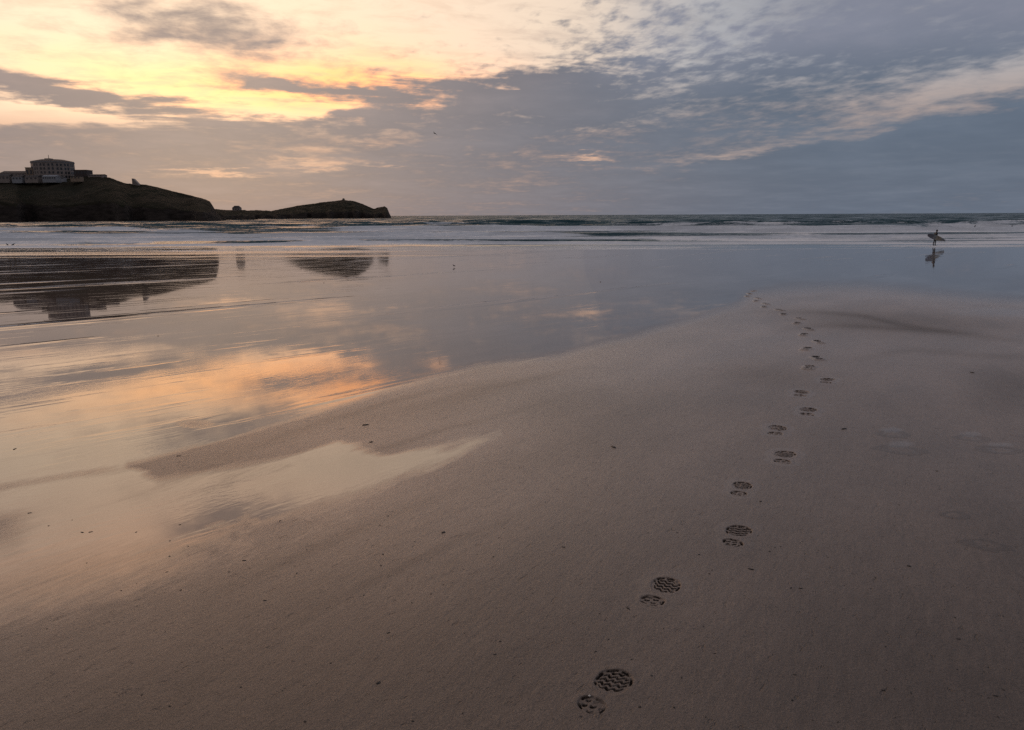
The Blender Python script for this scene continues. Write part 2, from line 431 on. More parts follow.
# ------------------------------------------------------------------ footprints (plan)
# toe-pad centre, heel centre in the photograph
FP = [((613,680),(588,705)), ((667,585),(654,602)), ((738,530.5),(730.5,543)), ((743,485.5),(740,494)), ((784.5,454),(780.5,461.5)), ((778,428),(776.5,434)),
      ((807.7,409.5),(805.6,414.5)), ((802.3,391.8),(801,396)), ((827.4,379),(824.4,383)), ((809.5,366.5),(809,369.5)), ((817.5,357.2),(817,360)),
      ((806.8,348),(806.5,350.5)), ((818.7,341),(818.4,343.4)), ((804.3,333.9),(804,336)), ((809,328.4),(808.6,330.3)), ((797.5,322.6),(797.2,324.3)),
      ((800.4,318.2),(800.2,319.8)), ((783.8,313.8),(783.6,315.2)), ((780,309.6),(779.8,310.9)), ((764.6,306.4),(764.4,307.6)), ((766,303.4),(765.8,304.5)),
      ((756.6,300.6),(756.4,301.6)), ((758.3,298.1),(758.1,299.1)), ((748,295.9),(747.8,296.8)), ((749.5,293.4),(749.3,294.2)), ((754,290.8),(753.8,291.5))]
prints = []
for i, (a, b) in enumerate(FP):
    pa = on_ground(*a); pb = on_ground(*b)
    if i < 9:
        ctr = (pa + pb) / 2; dv = (pa - pb)[:2]; L = np.linalg.norm(dv); dv = dv / L
        scale = np.clip(L / 0.165, 0.8, 1.25)
    else:
        ctr = (pa + pb) / 2
        nx = on_ground(*FP[min(i + 1, len(FP) - 1)][0]) - on_ground(*FP[i - 1][0]); dv = nx[:2] / np.linalg.norm(nx[:2])
        dv = dv + np.array([0.18 * (1 if i % 2 else -1), 0]); dv /= np.linalg.norm(dv); scale = 1.0
    prints.append((ctr, dv, scale))
    print('print', i, ctr.round(2), dv.round(2), round(float(scale), 2))

def print_local(x, y, pr):
    c, dv, sc = pr
    dx, dy = x - c[0], y - c[1]
    s = (dx * dv[0] + dy * dv[1]) / sc; t = (dx * dv[1] - dy * dv[0]) / sc
    return s, t
def outline(s, t):
    """normalised radius of the sole and of the heel, < 1 inside"""
    tw = 0.059 - 0.10 * np.clip(0.05 - s, 0, .2) * 0.35
    rs = (np.abs((s - 0.078) / 0.074) ** 2.2 + np.abs(t / tw) ** 2.2) ** (1 / 2.2)
    rh = (np.abs((s + 0.074) / 0.041) ** 2.4 + np.abs(t / 0.047) ** 2.4) ** (1 / 2.2)
    return rs, rh

# ------------------------------------------------------------------ sand material
def sand_nodes(nt, p, wet, she, dark=1.0, glossk=1.0):
    pos = nt.new('ShaderNodeNewGeometry').outputs['Position']
    big = nt.noise(aniso(nt, pos, 60, 0.35, 1.0), 1.1, 6, 0.62)
    mid = nt.noise(pos, 9.0, 4, 0.6)
    grain = nt.noise(pos, 210.0, 3, 0.7)
    speck = nt.noise(pos, 75.0, 3, 0.75)
    diag = nt.noise(aniso(nt, pos, 60, 0.22, 1.0), 30.0, 4, 0.6)
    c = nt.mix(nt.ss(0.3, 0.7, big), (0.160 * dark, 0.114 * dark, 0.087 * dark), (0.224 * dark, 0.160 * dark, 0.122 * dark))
    c = nt.mix(nt.m('MULTIPLY', nt.ss(0.35, 0.75, mid), 0.25), c, (0.13 * dark, 0.090 * dark, 0.072 * dark))
    c = nt.vm('SCALE', c, scale=nt.lin(0.3, 0.7, grain, 0.50, 1.50))
    c = nt.mix(nt.m('MULTIPLY', nt.ss(0.56, 0.70, speck), 0.65), c, (0.045 * dark, 0.034 * dark, 0.028 * dark))
    c = nt.mix(nt.m('MULTIPLY', nt.ss(0.66, 0.76, grain), 0.35), c, (0.40 * dark, 0.34 * dark, 0.29 * dark))
    if she is not None:      # drier sand is paler, plus sky reflection and light falloff painted in
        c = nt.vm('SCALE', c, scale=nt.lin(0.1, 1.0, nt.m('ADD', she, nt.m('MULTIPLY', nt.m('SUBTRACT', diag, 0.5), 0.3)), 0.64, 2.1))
    if wet is not None:
        edge = nt.m('ADD', wet, nt.m('ADD', nt.m('MULTIPLY', nt.m('SUBTRACT', diag, 0.5), 0.30), nt.m('MULTIPLY', nt.m('SUBTRACT', big, 0.5), 0.25)))
        film = nt.ss(0.18, 0.78, edge)
        wetc = nt.vm('MULTIPLY', c, (0.50, 0.50, 0.52))
        c = nt.mix(nt.ss(0.3, 0.95, edge), c, wetc)
    nt.put(p.inputs['Base Color'], c)
    # sand relief
    h = nt.m('ADD', nt.m('MULTIPLY', grain, 0.0022), nt.m('ADD', nt.m('MULTIPLY', speck, 0.0040), nt.m('MULTIPLY', diag, 0.0045)))
    h = nt.m('ADD', h, nt.m('MULTIPLY', mid, 0.006))
    rip = nt.noise(aniso(nt, pos, 80, 0.3, 1.0), 60.0, 2, 0.5)
    h = nt.m('ADD', h, nt.m('MULTIPLY', rip, 0.0016))
    pit = nt.noise(aniso(nt, pos, 55, 0.45, 1.0), 22.0, 3, 0.75)
    h = nt.m('SUBTRACT', h, nt.m('MULTIPLY', nt.ss(0.62, 0.72, pit), 0.006))
    nrm = nt.bump(h, 1.0, 1.0)
    nt.put(p.inputs['Normal'], nrm)
    nt.put(p.inputs['IOR'], 1.45 if wet is None else nt.lin(0.25, 0.9, film, 1.45, 1.0))
    if she is not None:
        nt.put(p.inputs['Coat Weight'], nt.m('MULTIPLY', she, 0.35)) if wet is None else None
        r0 = nt.lin(0.0, 1.0, nt.m('ADD', she, nt.m('MULTIPLY', nt.m('SUBTRACT', diag, 0.5), 0.2)), 0.56, 0.23)
    else:
        r0 = 0.55
    nt.put(p.inputs['Roughness'], r0)
    nt.put(p.inputs['Specular IOR Level'], 0.5 * glossk if wet is None else nt.lin(0.25, 0.9, film, 0.5, 0.02))
    if wet is not None:
        # water film: smooth coat with long low wrinkles
        s1 = nt.noise(aniso(nt, pos, 52, 0.10, 1.0), 0.50, 4, 0.5)
        s2 = nt.noise(aniso(nt, pos, 46, 0.16, 1.0), 2.2, 4, 0.55)
        s3 = nt.noise(aniso(nt, pos, 40, 0.4, 1.0), 26.0, 3, 0.6)
        hh = nt.m('MULTIPLY', nt.ss(0.58, 0.72, s1), 0.013)
        hh = nt.m('ADD', hh, nt.m('MULTIPLY', nt.m('MULTIPLY', nt.ss(0.52, 0.72, s2), nt.lin(14.0, 45.0, nt.vm('DOT_PRODUCT', pos, (0.0, 1.0, 0.0)), 1.0, 1.3)), 0.0010))
        hh = nt.m('ADD', hh, nt.m('MULTIPLY', nt.m('MULTIPLY', s3, nt.m('MULTIPLY', nt.ss(0.42, 0.62, big), nt.lin(4.0, 14.0, nt.vm('DOT_PRODUCT', pos, (0.0, 1.0, 0.0)), 1.0, 0.06))), 0.0008))
        hh = nt.m('ADD', hh, nt.m('MULTIPLY', nt.m('MULTIPLY', speck, nt.ss(1.0, 0.4, film)), 0.0008))
        nt.put(p.inputs['Coat Normal'], nt.bump(hh, 1.0, 1.0))
        nt.put(p.inputs['Coat Weight'], nt.m('MAXIMUM', film, nt.m('MULTIPLY', she, 0.15)) if she is not None else film)
        nt.put(p.inputs['Coat Roughness'], nt.lin(0.0, 1.0, nt.m('POWER', film, 0.6), 0.34, 0.022))
        p.inputs['Coat IOR'].default_value = 2.2
    return pos

m_sand, nt, p = new_mat('beach_sand')
sand_nodes(nt, p, nt.attr('wet'), nt.attr('sheen_tone'))
m_print, nt, p = new_mat('pressed_sand')
sand_nodes(nt, p, None, nt.attr('sheen_tone'), 1.0)
m_lug_shade, nt, p = new_mat('lug_shade_sand')  # shade in the tread recesses painted as darker sand, with some real damp
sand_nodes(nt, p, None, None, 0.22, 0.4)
m_faint, nt, p = new_mat('faded_print_sand')
sand_nodes(nt, p, nt.attr('wet'), nt.attr('sheen_tone'), 0.78)

# ------------------------------------------------------------------ beach mesh
def radial():
    r = [0.35]
    while r[-1] < 135:
        x = r[-1]
        k = 1.03 if x < 1.2 else (1.0045 if x < 8 else 1.010)
        r.append(x * k)
    return np.array(r)
rr = radial()
fine = np.arange(-44, 44.001, 0.15)
outer = np.concatenate([np.arange(46, 180, 4.0)])
aa = np.radians(np.concatenate([-outer[::-1], fine, outer]))
TH, RR = np.meshgrid(aa, rr)
GX, GY = RR * np.sin(TH), RR * np.cos(TH)
W = wetness(GX, GY)
W = np.where(GY < 0.8, 0.0, W)
GZ = ground_z(GX, GY, W)
for pr in prints[:9]:
    m = np.hypot(GX - pr[0][0], GY - pr[0][1]) < 0.35
    s, t = print_local(GX[m], GY[m], pr)
    rs, rh = outline(s, t)
    rs2 = (np.abs((s - 0.078) / 0.082) ** 2.2 + np.abs(t / 0.067) ** 2.2); rh2 = (np.abs((s + 0.074) / 0.049) ** 2.4 + np.abs(t / 0.055) ** 2.4)
    z = GZ[m]; z[(rs2 < 1) | (rh2 < 1)] -= 0.03; GZ[m] = z
S_ = sheen_tone(GX, GY)
nr, nc = GX.shape
V = np.stack([GX, GY, GZ], -1).reshape(-1, 3)
F = grid_faces(nr, nc, wrap=True)
ci = len(V)
V = np.vstack([V, [[0, 0, 0.03]]])
tri = np.stack([np.full(nc, ci), (np.arange(nc) + 1) % nc, np.arange(nc), np.arange(nc)], -1)
sand = mesh_np('beach_sand', V, F[:, ::-1], m_sand, attrs={'wet': np.append(W.ravel(), 0), 'sheen_tone': np.append(S_.ravel(), .4)})
me = sand.data
cap = MB(); ring = [cap.bm.verts.new((0.38*math.sin(a), 0.38*math.cos(a), 0.028)) for a in np.linspace(0, 2*math.pi, 48, endpoint=False)]
cap.bm.faces.new(ring[::-1])
bmm = bmesh.new(); bmm.from_mesh(me); c2 = cap.bm.copy() if False else None
vs = [bmm.verts.new((0.37*math.sin(a), 0.37*math.cos(a), 0.005)) for a in np.linspace(0, 2*math.pi, 48, endpoint=False)]
bmm.faces.new(vs[::-1]); bmm.to_mesh(me); bmm.free(); cap.bm.free()
me.polygons.foreach_set('use_smooth', np.full(len(me.polygons), True))
tag(sand, kind='structure')

# ------------------------------------------------------------------ footprints
words_fp = ['nearest footprint in damp sand, lowest in the photo, deep lugged sole turned right', 'second footprint up the trail, ball of the foot deeply ridged',
  'third footprint up the trail, rounded sole with angled lugs', 'fourth footprint up the trail, dark toe side on the right', 'fifth footprint up the trail, right of the fourth',
  'sixth footprint up the trail, slightly left of the fifth', 'seventh footprint up the trail, stepping back to the right', 'eighth footprint up the trail, just behind and left of the seventh',
  'ninth footprint up the trail, set farthest right of all', 'tenth footprint up the trail, narrow and half lost to distance', 'eleventh footprint up the trail on the smooth bar', 'twelfth footprint up the trail, left foot',
  'thirteenth footprint up the trail, right foot', 'fourteenth footprint up the trail, where the trail bends left', 'fifteenth footprint up the trail, just past the bend', 'sixteenth footprint up the trail, small with distance',
  'seventeenth footprint up the trail, close behind the sixteenth', 'eighteenth footprint up the trail, left of the bend', 'nineteenth footprint up the trail, thin dark dash',
  'twentieth footprint up the trail, thin dark dash left foot', 'twenty-first footprint up the trail, thin dark dash right foot', 'fifth footprint from the far end of the trail',
  'fourth footprint from the far end of the trail', 'third footprint from the far end of the trail, leftmost of all', 'second to last footprint at the far end of the trail', 'last footprint, where the bar meets the wet flat']

def make_print(i, pr):
    c, dv, sc = pr
    near = i < 9
    step = (0.0018, 0.002, 0.0025, 0.003, 0.003, 0.0035)[i] if i < 6 else (0.005 if near else 0.008)
    ss_ = np.arange(-0.20, 0.236, step); tt = np.arange(-0.125, 0.1251, step)
    S, T = np.meshgrid(ss_, tt, indexing='ij')
    X = c[0] + (S * dv[0] + T * dv[1]) * sc; Y = c[1] + (S * dv[1] - T * dv[0]) * sc
    side = 1 if i % 2 else -1
    T0 = T; T = T + 0.10 * side * (S - 0.05) ** 2 * 3 + 0.004 * side
    rs, rh = outline(S, T)
    wob = (fbm(X * 60, Y * 60, 3, 40) - 0.5)
    rs = rs + wob * 0.12; rh = rh + wob * 0.16
    # lugs
    ang = np.arctan2(T / 0.059, (S - 0.078) / 0.074)
    ring = sstep(0.82, 0.87, rs) * sstep(1.0, 0.96, rs) * sstep(-0.85, -0.45, np.sin(ang * (7 + i % 3) + i)) * sstep(-0.5, 0.1, np.cos(ang - 0.5 * side))
    wave = 0.0055 * np.sin(T * 2 * math.pi / (0.026 + 0.004 * (i % 3)) + i)
    bars = np.sin((S + wave + 0.35 * T * side - 3.0 * T * T) * 2 * math.pi / (0.0245 + 0.0015 * (i % 3)) + i)
    brk = sstep(-1.02, -0.86, np.sin(T * 2 * math.pi / 0.031 + S * 55 + i * 2))
    inner = sstep(0.80, 0.74, rs) * sstep(-0.3, 0.15, bars) * brk
    hb = np.sin((S * 0.9 + 0.25 * T * side + wave * .6) * 2 * math.pi / 0.025 + 1 + i)
    heel = sstep(1.0, 0.94, rh) * np.maximum(sstep(0.15, 0.45, hb) * sstep(0.72, .6, rh) * sstep(-0.8, -0.2, np.sin(T * 2 * math.pi / 0.03)), sstep(0.72, 0.80, rh) * sstep(-0.5, 0.0, np.sin(np.arctan2(T, S + 0.078) * 5 + i)))
    worn = sstep(0.26, 0.50, fbm(X * 22 + i, Y * 22, 3, 60 + i)) if i not in (1, 2) else sstep(0.12, 0.4, fbm(X * 22 + i, Y * 22, 3, 60 + i))
    lug = np.clip(np.maximum(ring, inner) + heel, 0, 1) * (0.25 + 0.75 * worn)
    ins = np.maximum(sstep(1.03, 0.93, rs), sstep(1.03, 0.93, rh))
    rmin = np.minimum((rs - 1) * 0.06, (rh - 1) * 0.045)     # rough distance outside, m
    rim = np.exp(-((rmin - 0.008) / 0.010) ** 2) * (1 - ins)
    bd = 0.0 + np.clip(0.062 - np.maximum(0, np.minimum((rs - 1) * 0.053, (rh - 1) * 0.038)), 0, 1)
    w = wetness(X, Y)
    z = ground_z(X, Y, w)
    lift = 0.0003 if near else 0.0125
    fade = sstep(0.0, 0.022 if near else 0.06, bd)
    depth = 0.011 if near else 0.008
    z = z - (0.0007 if near else 0.004) + ((0.0007 if near else 0.004) + lift) * fade + 0.0012 * rim - ins * 0.003 - depth * lug
    g = ground_z(np.array([c[0]]), np.array([c[1]]))[0]
    root = empty('footprint', (c[0], c[1], g))
    tag(root, words_fp[i], 'footprint', 'trail of shoe prints across the sand bar')
    V = np.stack([X - c[0], Y - c[1], z - g], -1)
    she = sheen_tone(X, Y)
    for nm, sel in (('sole_imprint', ss_ > -0.022), ('heel_imprint', None)):
        k0 = int(np.searchsorted(ss_, -0.022))
        sl = slice(k0, None) if nm == 'sole_imprint' else slice(0, k0 + 1)
        v = V[sl]; n1, n2 = v.shape[:2]
        f = grid_faces(n1, n2)
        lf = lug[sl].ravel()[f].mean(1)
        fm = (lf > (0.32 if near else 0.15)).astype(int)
        mesh_np(nm, v.reshape(-1, 3), f, [m_print, m_lug_shade], root, attrs={'sheen_tone': she[sl].ravel()}, fmat=fm)
for i, pr in enumerate(prints): make_print(i, pr)

# faded older prints on the right
def faded(px, py, L, Wd, rz, label, wk=0.40):
    c = on_ground(px, py)
    n = 40
    S, T = np.meshgrid(np.linspace(-1, 1, n), np.linspace(-1, 1, n), indexing='ij')
    ca, sa = math.cos(rz), math.sin(rz)
    X = c[0] + (S * L * ca - T * Wd * sa); Y = c[1] + (S * L * sa + T * Wd * ca)
    r = np.hypot(S, T) + (fbm(S * 2 + px, T * 2, 3, 8) - .5) * 0.5
    w0 = wetness(X, Y)
    z = ground_z(X, Y, w0)
    prof = -0.0012 + 0.0022 * sstep(1.0, 0.80, r) - 0.0012 * sstep(0.75, 0.25, r)
    g = ground_z(np.array([c[0]]), np.array([c[1]]))[0]
    wet = np.clip(np.maximum(w0, wk * sstep(0.75, 0.35, r)), 0, 1)
    o = mesh_np('faded_footprint', np.stack([X - c[0], Y - c[1], z + prof - g], -1).reshape(-1, 3), grid_faces(n, n), m_faint, attrs={'wet': wet, 'sheen_tone': sheen_tone(X, Y)})
    o.location = (c[0], c[1], g)
    tag(o, label, 'footprint', 'old water-filled footprints on the right')
faded(955, 515, 0.10, 0.07, 0.2, 'small faded footprint hollow right of the trail, above the larger one near the edge', .3)
faded(985, 545, 0.13, 0.10, -0.3, 'faded footprint near the right edge, lowest of the old prints', .3)
faded(893, 434, 0.16, 0.13, 0.1, 'old water-filled footprint right of the trail, upper of the left pair', .42)
faded(900, 450, 0.20, 0.14, -0.2, 'old water-filled footprint right of the trail, lower of the left pair')
faded(971, 438, 0.16, 0.13, 0.0, 'old water-filled footprint near the right edge, upper of the right pair')
faded(1000, 450, 0.20, 0.13, -0.1, 'old water-filled footprint near the right edge, lower of the right pair')

# ------------------------------------------------------------------ sea
cols = np.concatenate([-np.geomspace(0.86, 5, 26)[::-1], np.linspace(-0.85, 0.85, 620), np.geomspace(0.86, 5, 26)])
rows = [69.0]
while rows[-1] < 26000:
    y = rows[-1]
    rows.append(y + (0.16 if y < 100 else 0.33 if y < 200 else 0.6 if y < 380 else y * 0.006 if y < 1500 else y * 0.03))
rows = np.array(rows)
TT, YY = np.meshgrid(cols, rows)
XX = TT * YY
crest = [(96, .16, .9), (105, .30, 1.0), (118, .42, 1.0), (136, .60, 1.0), (158, .75, 1.0), (183, .85, 1.0), (210, 1.0, .85), (246, 1.0, .55), (285, 1.0, .38), (330, 1.1, .15), (385, 1.1, .1)]
ZZ = np.full(XX.shape, SEA) ; foam = np.zeros(XX.shape)
fadef = np.exp(-np.maximum(YY - 350, 0) / 2500)
sw = (fbm(XX * 0.012, YY * 0.07, 4, 50) - 0.5) * 1.1 + (fbm(XX * 0.06, YY * 0.25, 3, 51) - 0.5) * 0.55
ZZ += sw * sstep(105, 260, YY) * fadef
gaps = []
for k, (y0, h, fo) in enumerate(crest):
    yc = y0 + (fbm(XX[0] * 0 + TT[0] * y0 * 0.012, np.full(TT.shape[1], k * 7.3), 4, 70 + k) - 0.5) * (7 + y0 * 0.12)
    amp = sstep(0.30, 0.62, fbm(TT[0] * y0 * 0.02 + k * 3.1, np.full(TT.shape[1], k * 1.7), 3, 90 + k)) * 0.85 + 0.15
    if y0 < 130: amp = amp * 0.5 + 0.5
    d = YY - yc[None, :]
    prof = np.where(d < 0, np.exp(-(d / (0.8 + y0 * 0.004)) ** 2), np.exp(-(d / (2.6 + y0 * 0.015)) ** 2))
    ZZ += h * amp[None, :] * prof
    f = np.where(d < 0, np.exp(-(np.abs(d) / (3.0 + y0 * 0.062)) ** 2.5), np.exp(-(d / (0.5 + 0.003 * y0)) ** 2))
    foam = np.maximum(foam, f * fo * (0.30 + 0.75 * amp[None, :]))
    gaps.append((yc, y0, k))
# swash sheet sliding up the sand
edge = 74.0 + (fbm(XX * 0.018, YY * 0, 4, 33) - 0.5) * 5.0
bz = base_z(YY)
sheet = bz + 0.012 * sstep(0, 1.2, YY - edge) - 0.05 * sstep(0.0, -0.8, YY - edge)
ZZ = np.maximum(ZZ, sheet)
lay = np.where(YY < 100, sheet, -9)
ZZ = np.where(YY < 96, np.maximum(ZZ, lay), ZZ)
foam = np.maximum(foam, 0.75 * np.exp(-((YY - edge - 0.45) / 0.32) ** 2))
e2 = 80.5 + (fbm(XX * 0.015 + 9, YY * 0, 4, 34) - 0.5) * 6
foam = np.maximum(foam, 0.62 * np.exp(-((YY - e2) / 0.7) ** 2))
foam = np.maximum(foam, 0.40 * sstep(0.3, 2.5, YY - edge) * sstep(90, 84, YY))
foam = np.maximum(foam, (0.20 + 0.9 * (fbm(XX * 0.008, YY * 0.10, 3, 36) - .5)) * sstep(85, 91, YY) * sstep(200, 135, YY))
for (yc, y0, k) in gaps:
    gx = sstep(0.34, 0.58, fbm(TT[0] * y0 * 0.075 + k * 5.1, np.full(TT.shape[1], k * 2.9), 4, 120 + k))
    gc = yc + 1.2 + .02 * y0; gw = (1.0 + .016 * y0) * (0.4 + 0.75 * gx)
    foam = foam * (1 - (0.35 + 0.65 * gx)[None, :] * np.exp(-((YY - gc[None, :]) / gw[None, :]) ** 2))
calm = sstep(84, 110, YY)

m_sea, nt, p = new_mat('sea_water')
pos = nt.new('ShaderNodeNewGeometry').outputs['Position']
fa = nt.attr('foam'); ca = nt.attr('rough')
n1 = nt.noise(nt.mapping(pos, scale=(0.16, 0.6, 0.0)), 0.30, 6, 0.68)
n2 = nt.noise(nt.mapping(pos, scale=(0.5, 1.0, 0.5)), 2.6, 4, 0.7)
ff = nt.m('ADD', fa, nt.m('ADD', nt.m('MULTIPLY', nt.m('SUBTRACT', n1, 0.5), 1.7), nt.m('MULTIPLY', nt.m('SUBTRACT', n2, 0.5), 0.7)))
ff = nt.m('MULTIPLY', nt.ss(0.34, 0.58, ff), nt.ss(0.02, 0.2, fa))
p.inputs['Base Color'].default_value = (0.018, 0.04, 0.045, 1)
nt.put(p.inputs['Base Color'], nt.mix(ff, (0.014, 0.066, 0.080), (0.86, 0.86, 0.88)))
nt.put(p.inputs['Roughness'], nt.m('MAXIMUM', nt.m('MULTIPLY', ff, 0.7), nt.lin(0, 1, ca, 0.05, 0.18)))
p.inputs['IOR'].default_value = 1.33
geoN = nt.new('ShaderNodeNewGeometry').outputs['Normal']
def chop(scale, amp, sx, d):
    c_ = nt.noise(nt.mapping(pos, scale=(sx, 1.0, 0.5)), scale, d, 0.65, col=True)
    return nt.vm('MULTIPLY', nt.vm('SUBTRACT', c_, (0.5, 0.5, 0.5)), (amp * 0.6, amp, 0.0))
ch = nt.vm('ADD', nt.vm('ADD', chop(0.16, 2.6, 0.35, 6), chop(1.7, 1.4, 0.6, 3)), chop(0.045, 2.2, 0.55, 4))
ch = nt.vm('SCALE', ch, scale=nt.lin(0, 1, ca, 0.006, 1.0))
ch = nt.vm('ADD', ch, nt.comb(0.0, nt.m('MULTIPLY', ca, -0.40), 0.0))   # the wind waves show their shoreward faces
nt.put(p.inputs['Normal'], nt.vm('NORMALIZE', nt.vm('ADD', geoN, ch)))
sea = mesh_np('sea', np.stack([XX, YY, ZZ], -1).reshape(-1, 3), grid_faces(*XX.shape), m_sea, attrs={'foam': foam, 'rough': calm})
tag(sea, kind='structure')

# ------------------------------------------------------------------ headlands
m_land, nt, p = new_mat('headland_turf_and_rock')
g = nt.new('ShaderNodeNewGeometry'); pos = g.outputs['Position']
sepz = nt.new('ShaderNodeSeparateXYZ'); nt.put(sepz.inputs[0], pos)
sn = nt.new('ShaderNodeSeparateXYZ'); nt.put(sn.inputs[0], g.outputs['Normal'])
a1 = nt.noise(pos, 0.035, 6, 0.6); a2 = nt.noise(pos, 0.3, 5, 0.65)
turf = nt.mix(nt.ss(0.35, 0.65, a1), (0.022, 0.021, 0.011), (0.042, 0.032, 0.020))
turf = nt.mix(nt.m('MULTIPLY', nt.ss(0.45, 0.7, a2), 0.6), turf, (0.012, 0.012, 0.007))
rock = nt.mix(nt.ss(0.35, 0.65, nt.noise(nt.mapping(pos, scale=(0.4, 0.4, 1.6)), 0.25, 6, 0.7)), (0.025, 0.019, 0.016), (0.060, 0.046, 0.039))
isrock = nt.ss(0.42, 0.56, nt.m('ADD', nt.m('ADD', nt.lin(3, 14, sepz.outputs[2], 0.5, 0.0), nt.lin(0.85, 0.45, sn.outputs[2], 0.0, 0.45)), nt.m('MULTIPLY', nt.m('SUBTRACT', a2, 0.5), 0.5)))
nt.put(p.inputs['Base Color'], nt.mix(isrock, turf, rock)); p.inputs['Roughness'].default_value = 0.95
p.inputs['Specular IOR Level'].default_value = 0.15
nt.put(p.inputs['Normal'], nt.bump(nt.m('ADD', nt.m('MULTIPLY', a1, 3.0), nt.m('MULTIPLY', a2, 1.6)), 1.0, 1.0))

def headland(name, prof, Y0, Yr, Y1, npx, seed, rough):
    P = np.array(prof, float)
    px = np.linspace(P[0, 0], P[-1, 0], npx)
    top = np.interp(px, P[:, 0], P[:, 1])
    t = np.concatenate([np.linspace(-0.08, 1, 70), np.linspace(1.03, 2.0, 30)])
    X = np.zeros((len(t), npx)); Yg = X.copy(); Z = X.copy()
    for j in range(npx):
        r = ray(px[j], top[j])
        zr = CAM[2] + r[2] / r[1] * Yr - SEA
        zr = max(zr, 0.2)
        narrow = min(1.0, zr / 14.0)                     # a lower end is also a narrower end
        y0 = Yr - (Yr - Y0) * (0.25 + 0.75 * narrow); y1 = Yr + (Y1 - Yr) * (0.3 + 0.7 * narrow)
        y0 += (vnoise(j * 0.09 * 400 / npx, seed, 4) - 0.5) * (Yr - Y0) * 0.45
        yy = np.where(t < 1, y0 + (Yr - y0) * t, Yr + (y1 - Yr) * (t - 1))
        tc = np.clip(t, 0, 1)
        up = 0.30 * sstep(0.0, 0.10, tc) + 0.70 * tc ** 0.85
        dn = 1 - 0.15 * (t - 1) - 0.85 * sstep(1.35, 2.0, t)
        h = np.where(t <= 1, up, dn)
        Z[:, j] = SEA + zr * h - 3.0 * (t < 0) - 3 * (t > 1.99)
        Yg[:, j] = yy; X[:, j] = CAM[0] + r[0] / r[1] * yy
    edge = sstep(1.0, 0.93, t)[:, None] + sstep(1.02, 1.2, t)[:, None]
    n = (fbm(X * 0.05, Yg * 0.05, 5, seed) - 0.5)
    Z += n * rough * edge * sstep(-0.05, 0.12, t)[:, None]
    Z += (fbm(X * 0.35, Yg * 0.35, 3, seed + 5) - 0.5) * rough * 0.16
    o = mesh_np(name, np.stack([X, Yg, Z], -1).reshape(-1, 3), grid_faces(*X.shape), m_land)
    tag(o, kind='structure'); return o
H1 = [(-260,168),(-120,172),(-40,177),(0,179.5),(40,179.8),(75,178.5),(84,176.5),(92,175.2),(99,175.2),(106.7,177.2),(110,177.6),(116.8,180.2),(125.8,183.5),(134,184),(146,184.6),(157,187.2),(170.7,190.7),(186,194.2),(202,198.2),(210,201.4),(213.4,206.9),(216.8,213),(221,217),(226,219.3)]
H2 = [(205,208),(215,209.2),(223.6,210),(240,210.4),(251.6,210.9),(270.9,211.3),(286,208),(303,204.9),(320,202.8),(337.5,200.6),(343.5,200),(353.6,201),(363.3,204.2),(374,209),(377.2,207.6),(384.7,206.3),(387.3,208.2),(389.6,214),(391,216.5)]
headland('headland_near', H1, 610, 690, 900, 420, 200, 5.0)
headland('headland_far', H2, 1090, 1180, 1330, 360, 230, 6.0)

# ------------------------------------------------------------------ buildings
m_wall = simple_mat('weathered_render', (0.30, 0.245, 0.22), 0.85, 0.15, 0.5)
m_pale = simple_mat('pale_render', (0.32, 0.32, 0.34), 0.85, 0.12, 0.5)
m_warm = simple_mat('cream_render', (0.30, 0.22, 0.16), 0.85, 0.12, 0.5)
m_roof = simple_mat('slate_roof', (0.055, 0.045, 0.045), 0.8, 0.2, 1.0)
m_glass, nt, p = new_mat('dark_window_glass'); p.inputs['Base Color'].default_value = (0.03, 0.035, 0.045, 1); p.inputs['Roughness'].default_value = 0.15
m_metal = simple_mat('painted_metal', (0.08, 0.08, 0.08), 0.5)

YB = 684.0
def bx(px, py, Y=YB): q = at_depth(px, py, Y); return q
c = at_depth(54.2, 175.5, 700); base = bx(53.5, 179, 690)[2]
root = empty('hotel', (c[0], 700, base)); tag(root, 'large grey drum-shaped hotel with a flat roof on top of the left headland', 'hotel')
hw = (bx(73.6, 175, 690)[0] - bx(34.6, 175, 690)[0]) / 2
ztop = bx(53, 161.0, 690)[2] - base; zroof = bx(53, 158.9, 690)[2] - base
def drum(rx, ry, n=16, ph=0.0): return [(rx * math.sin(2 * math.pi * (k + .5) / n + ph), -ry * math.cos(2 * math.pi * (k + .5) / n + ph)) for k in range(n)]
MB().prism(drum(hw, hw * 0.9)[:], -2, ztop).build('wall', m_wall, root)
MB().prism(drum(hw + .5, hw * .9 + .5), ztop * 0.93, ztop * 0.955).build('cornice', m_pale, root)
rf = MB().prism(drum(hw + .4, hw * .9 + .4), ztop, zroof, drum(hw * .55, hw * .5)).build('roof', m_roof, root)
MB().box(-5.6, -0.5, -2.5, 2.5, zroof - .5, zroof + 1.1).build('roof_lantern', m_roof, rf)
MB().box(-3.2, -2.9, -.15, .15, zroof + 1, zroof + 4.4).build('flagpole', m_metal, rf)
dr = drum(hw, hw * .9)
storeys = 4
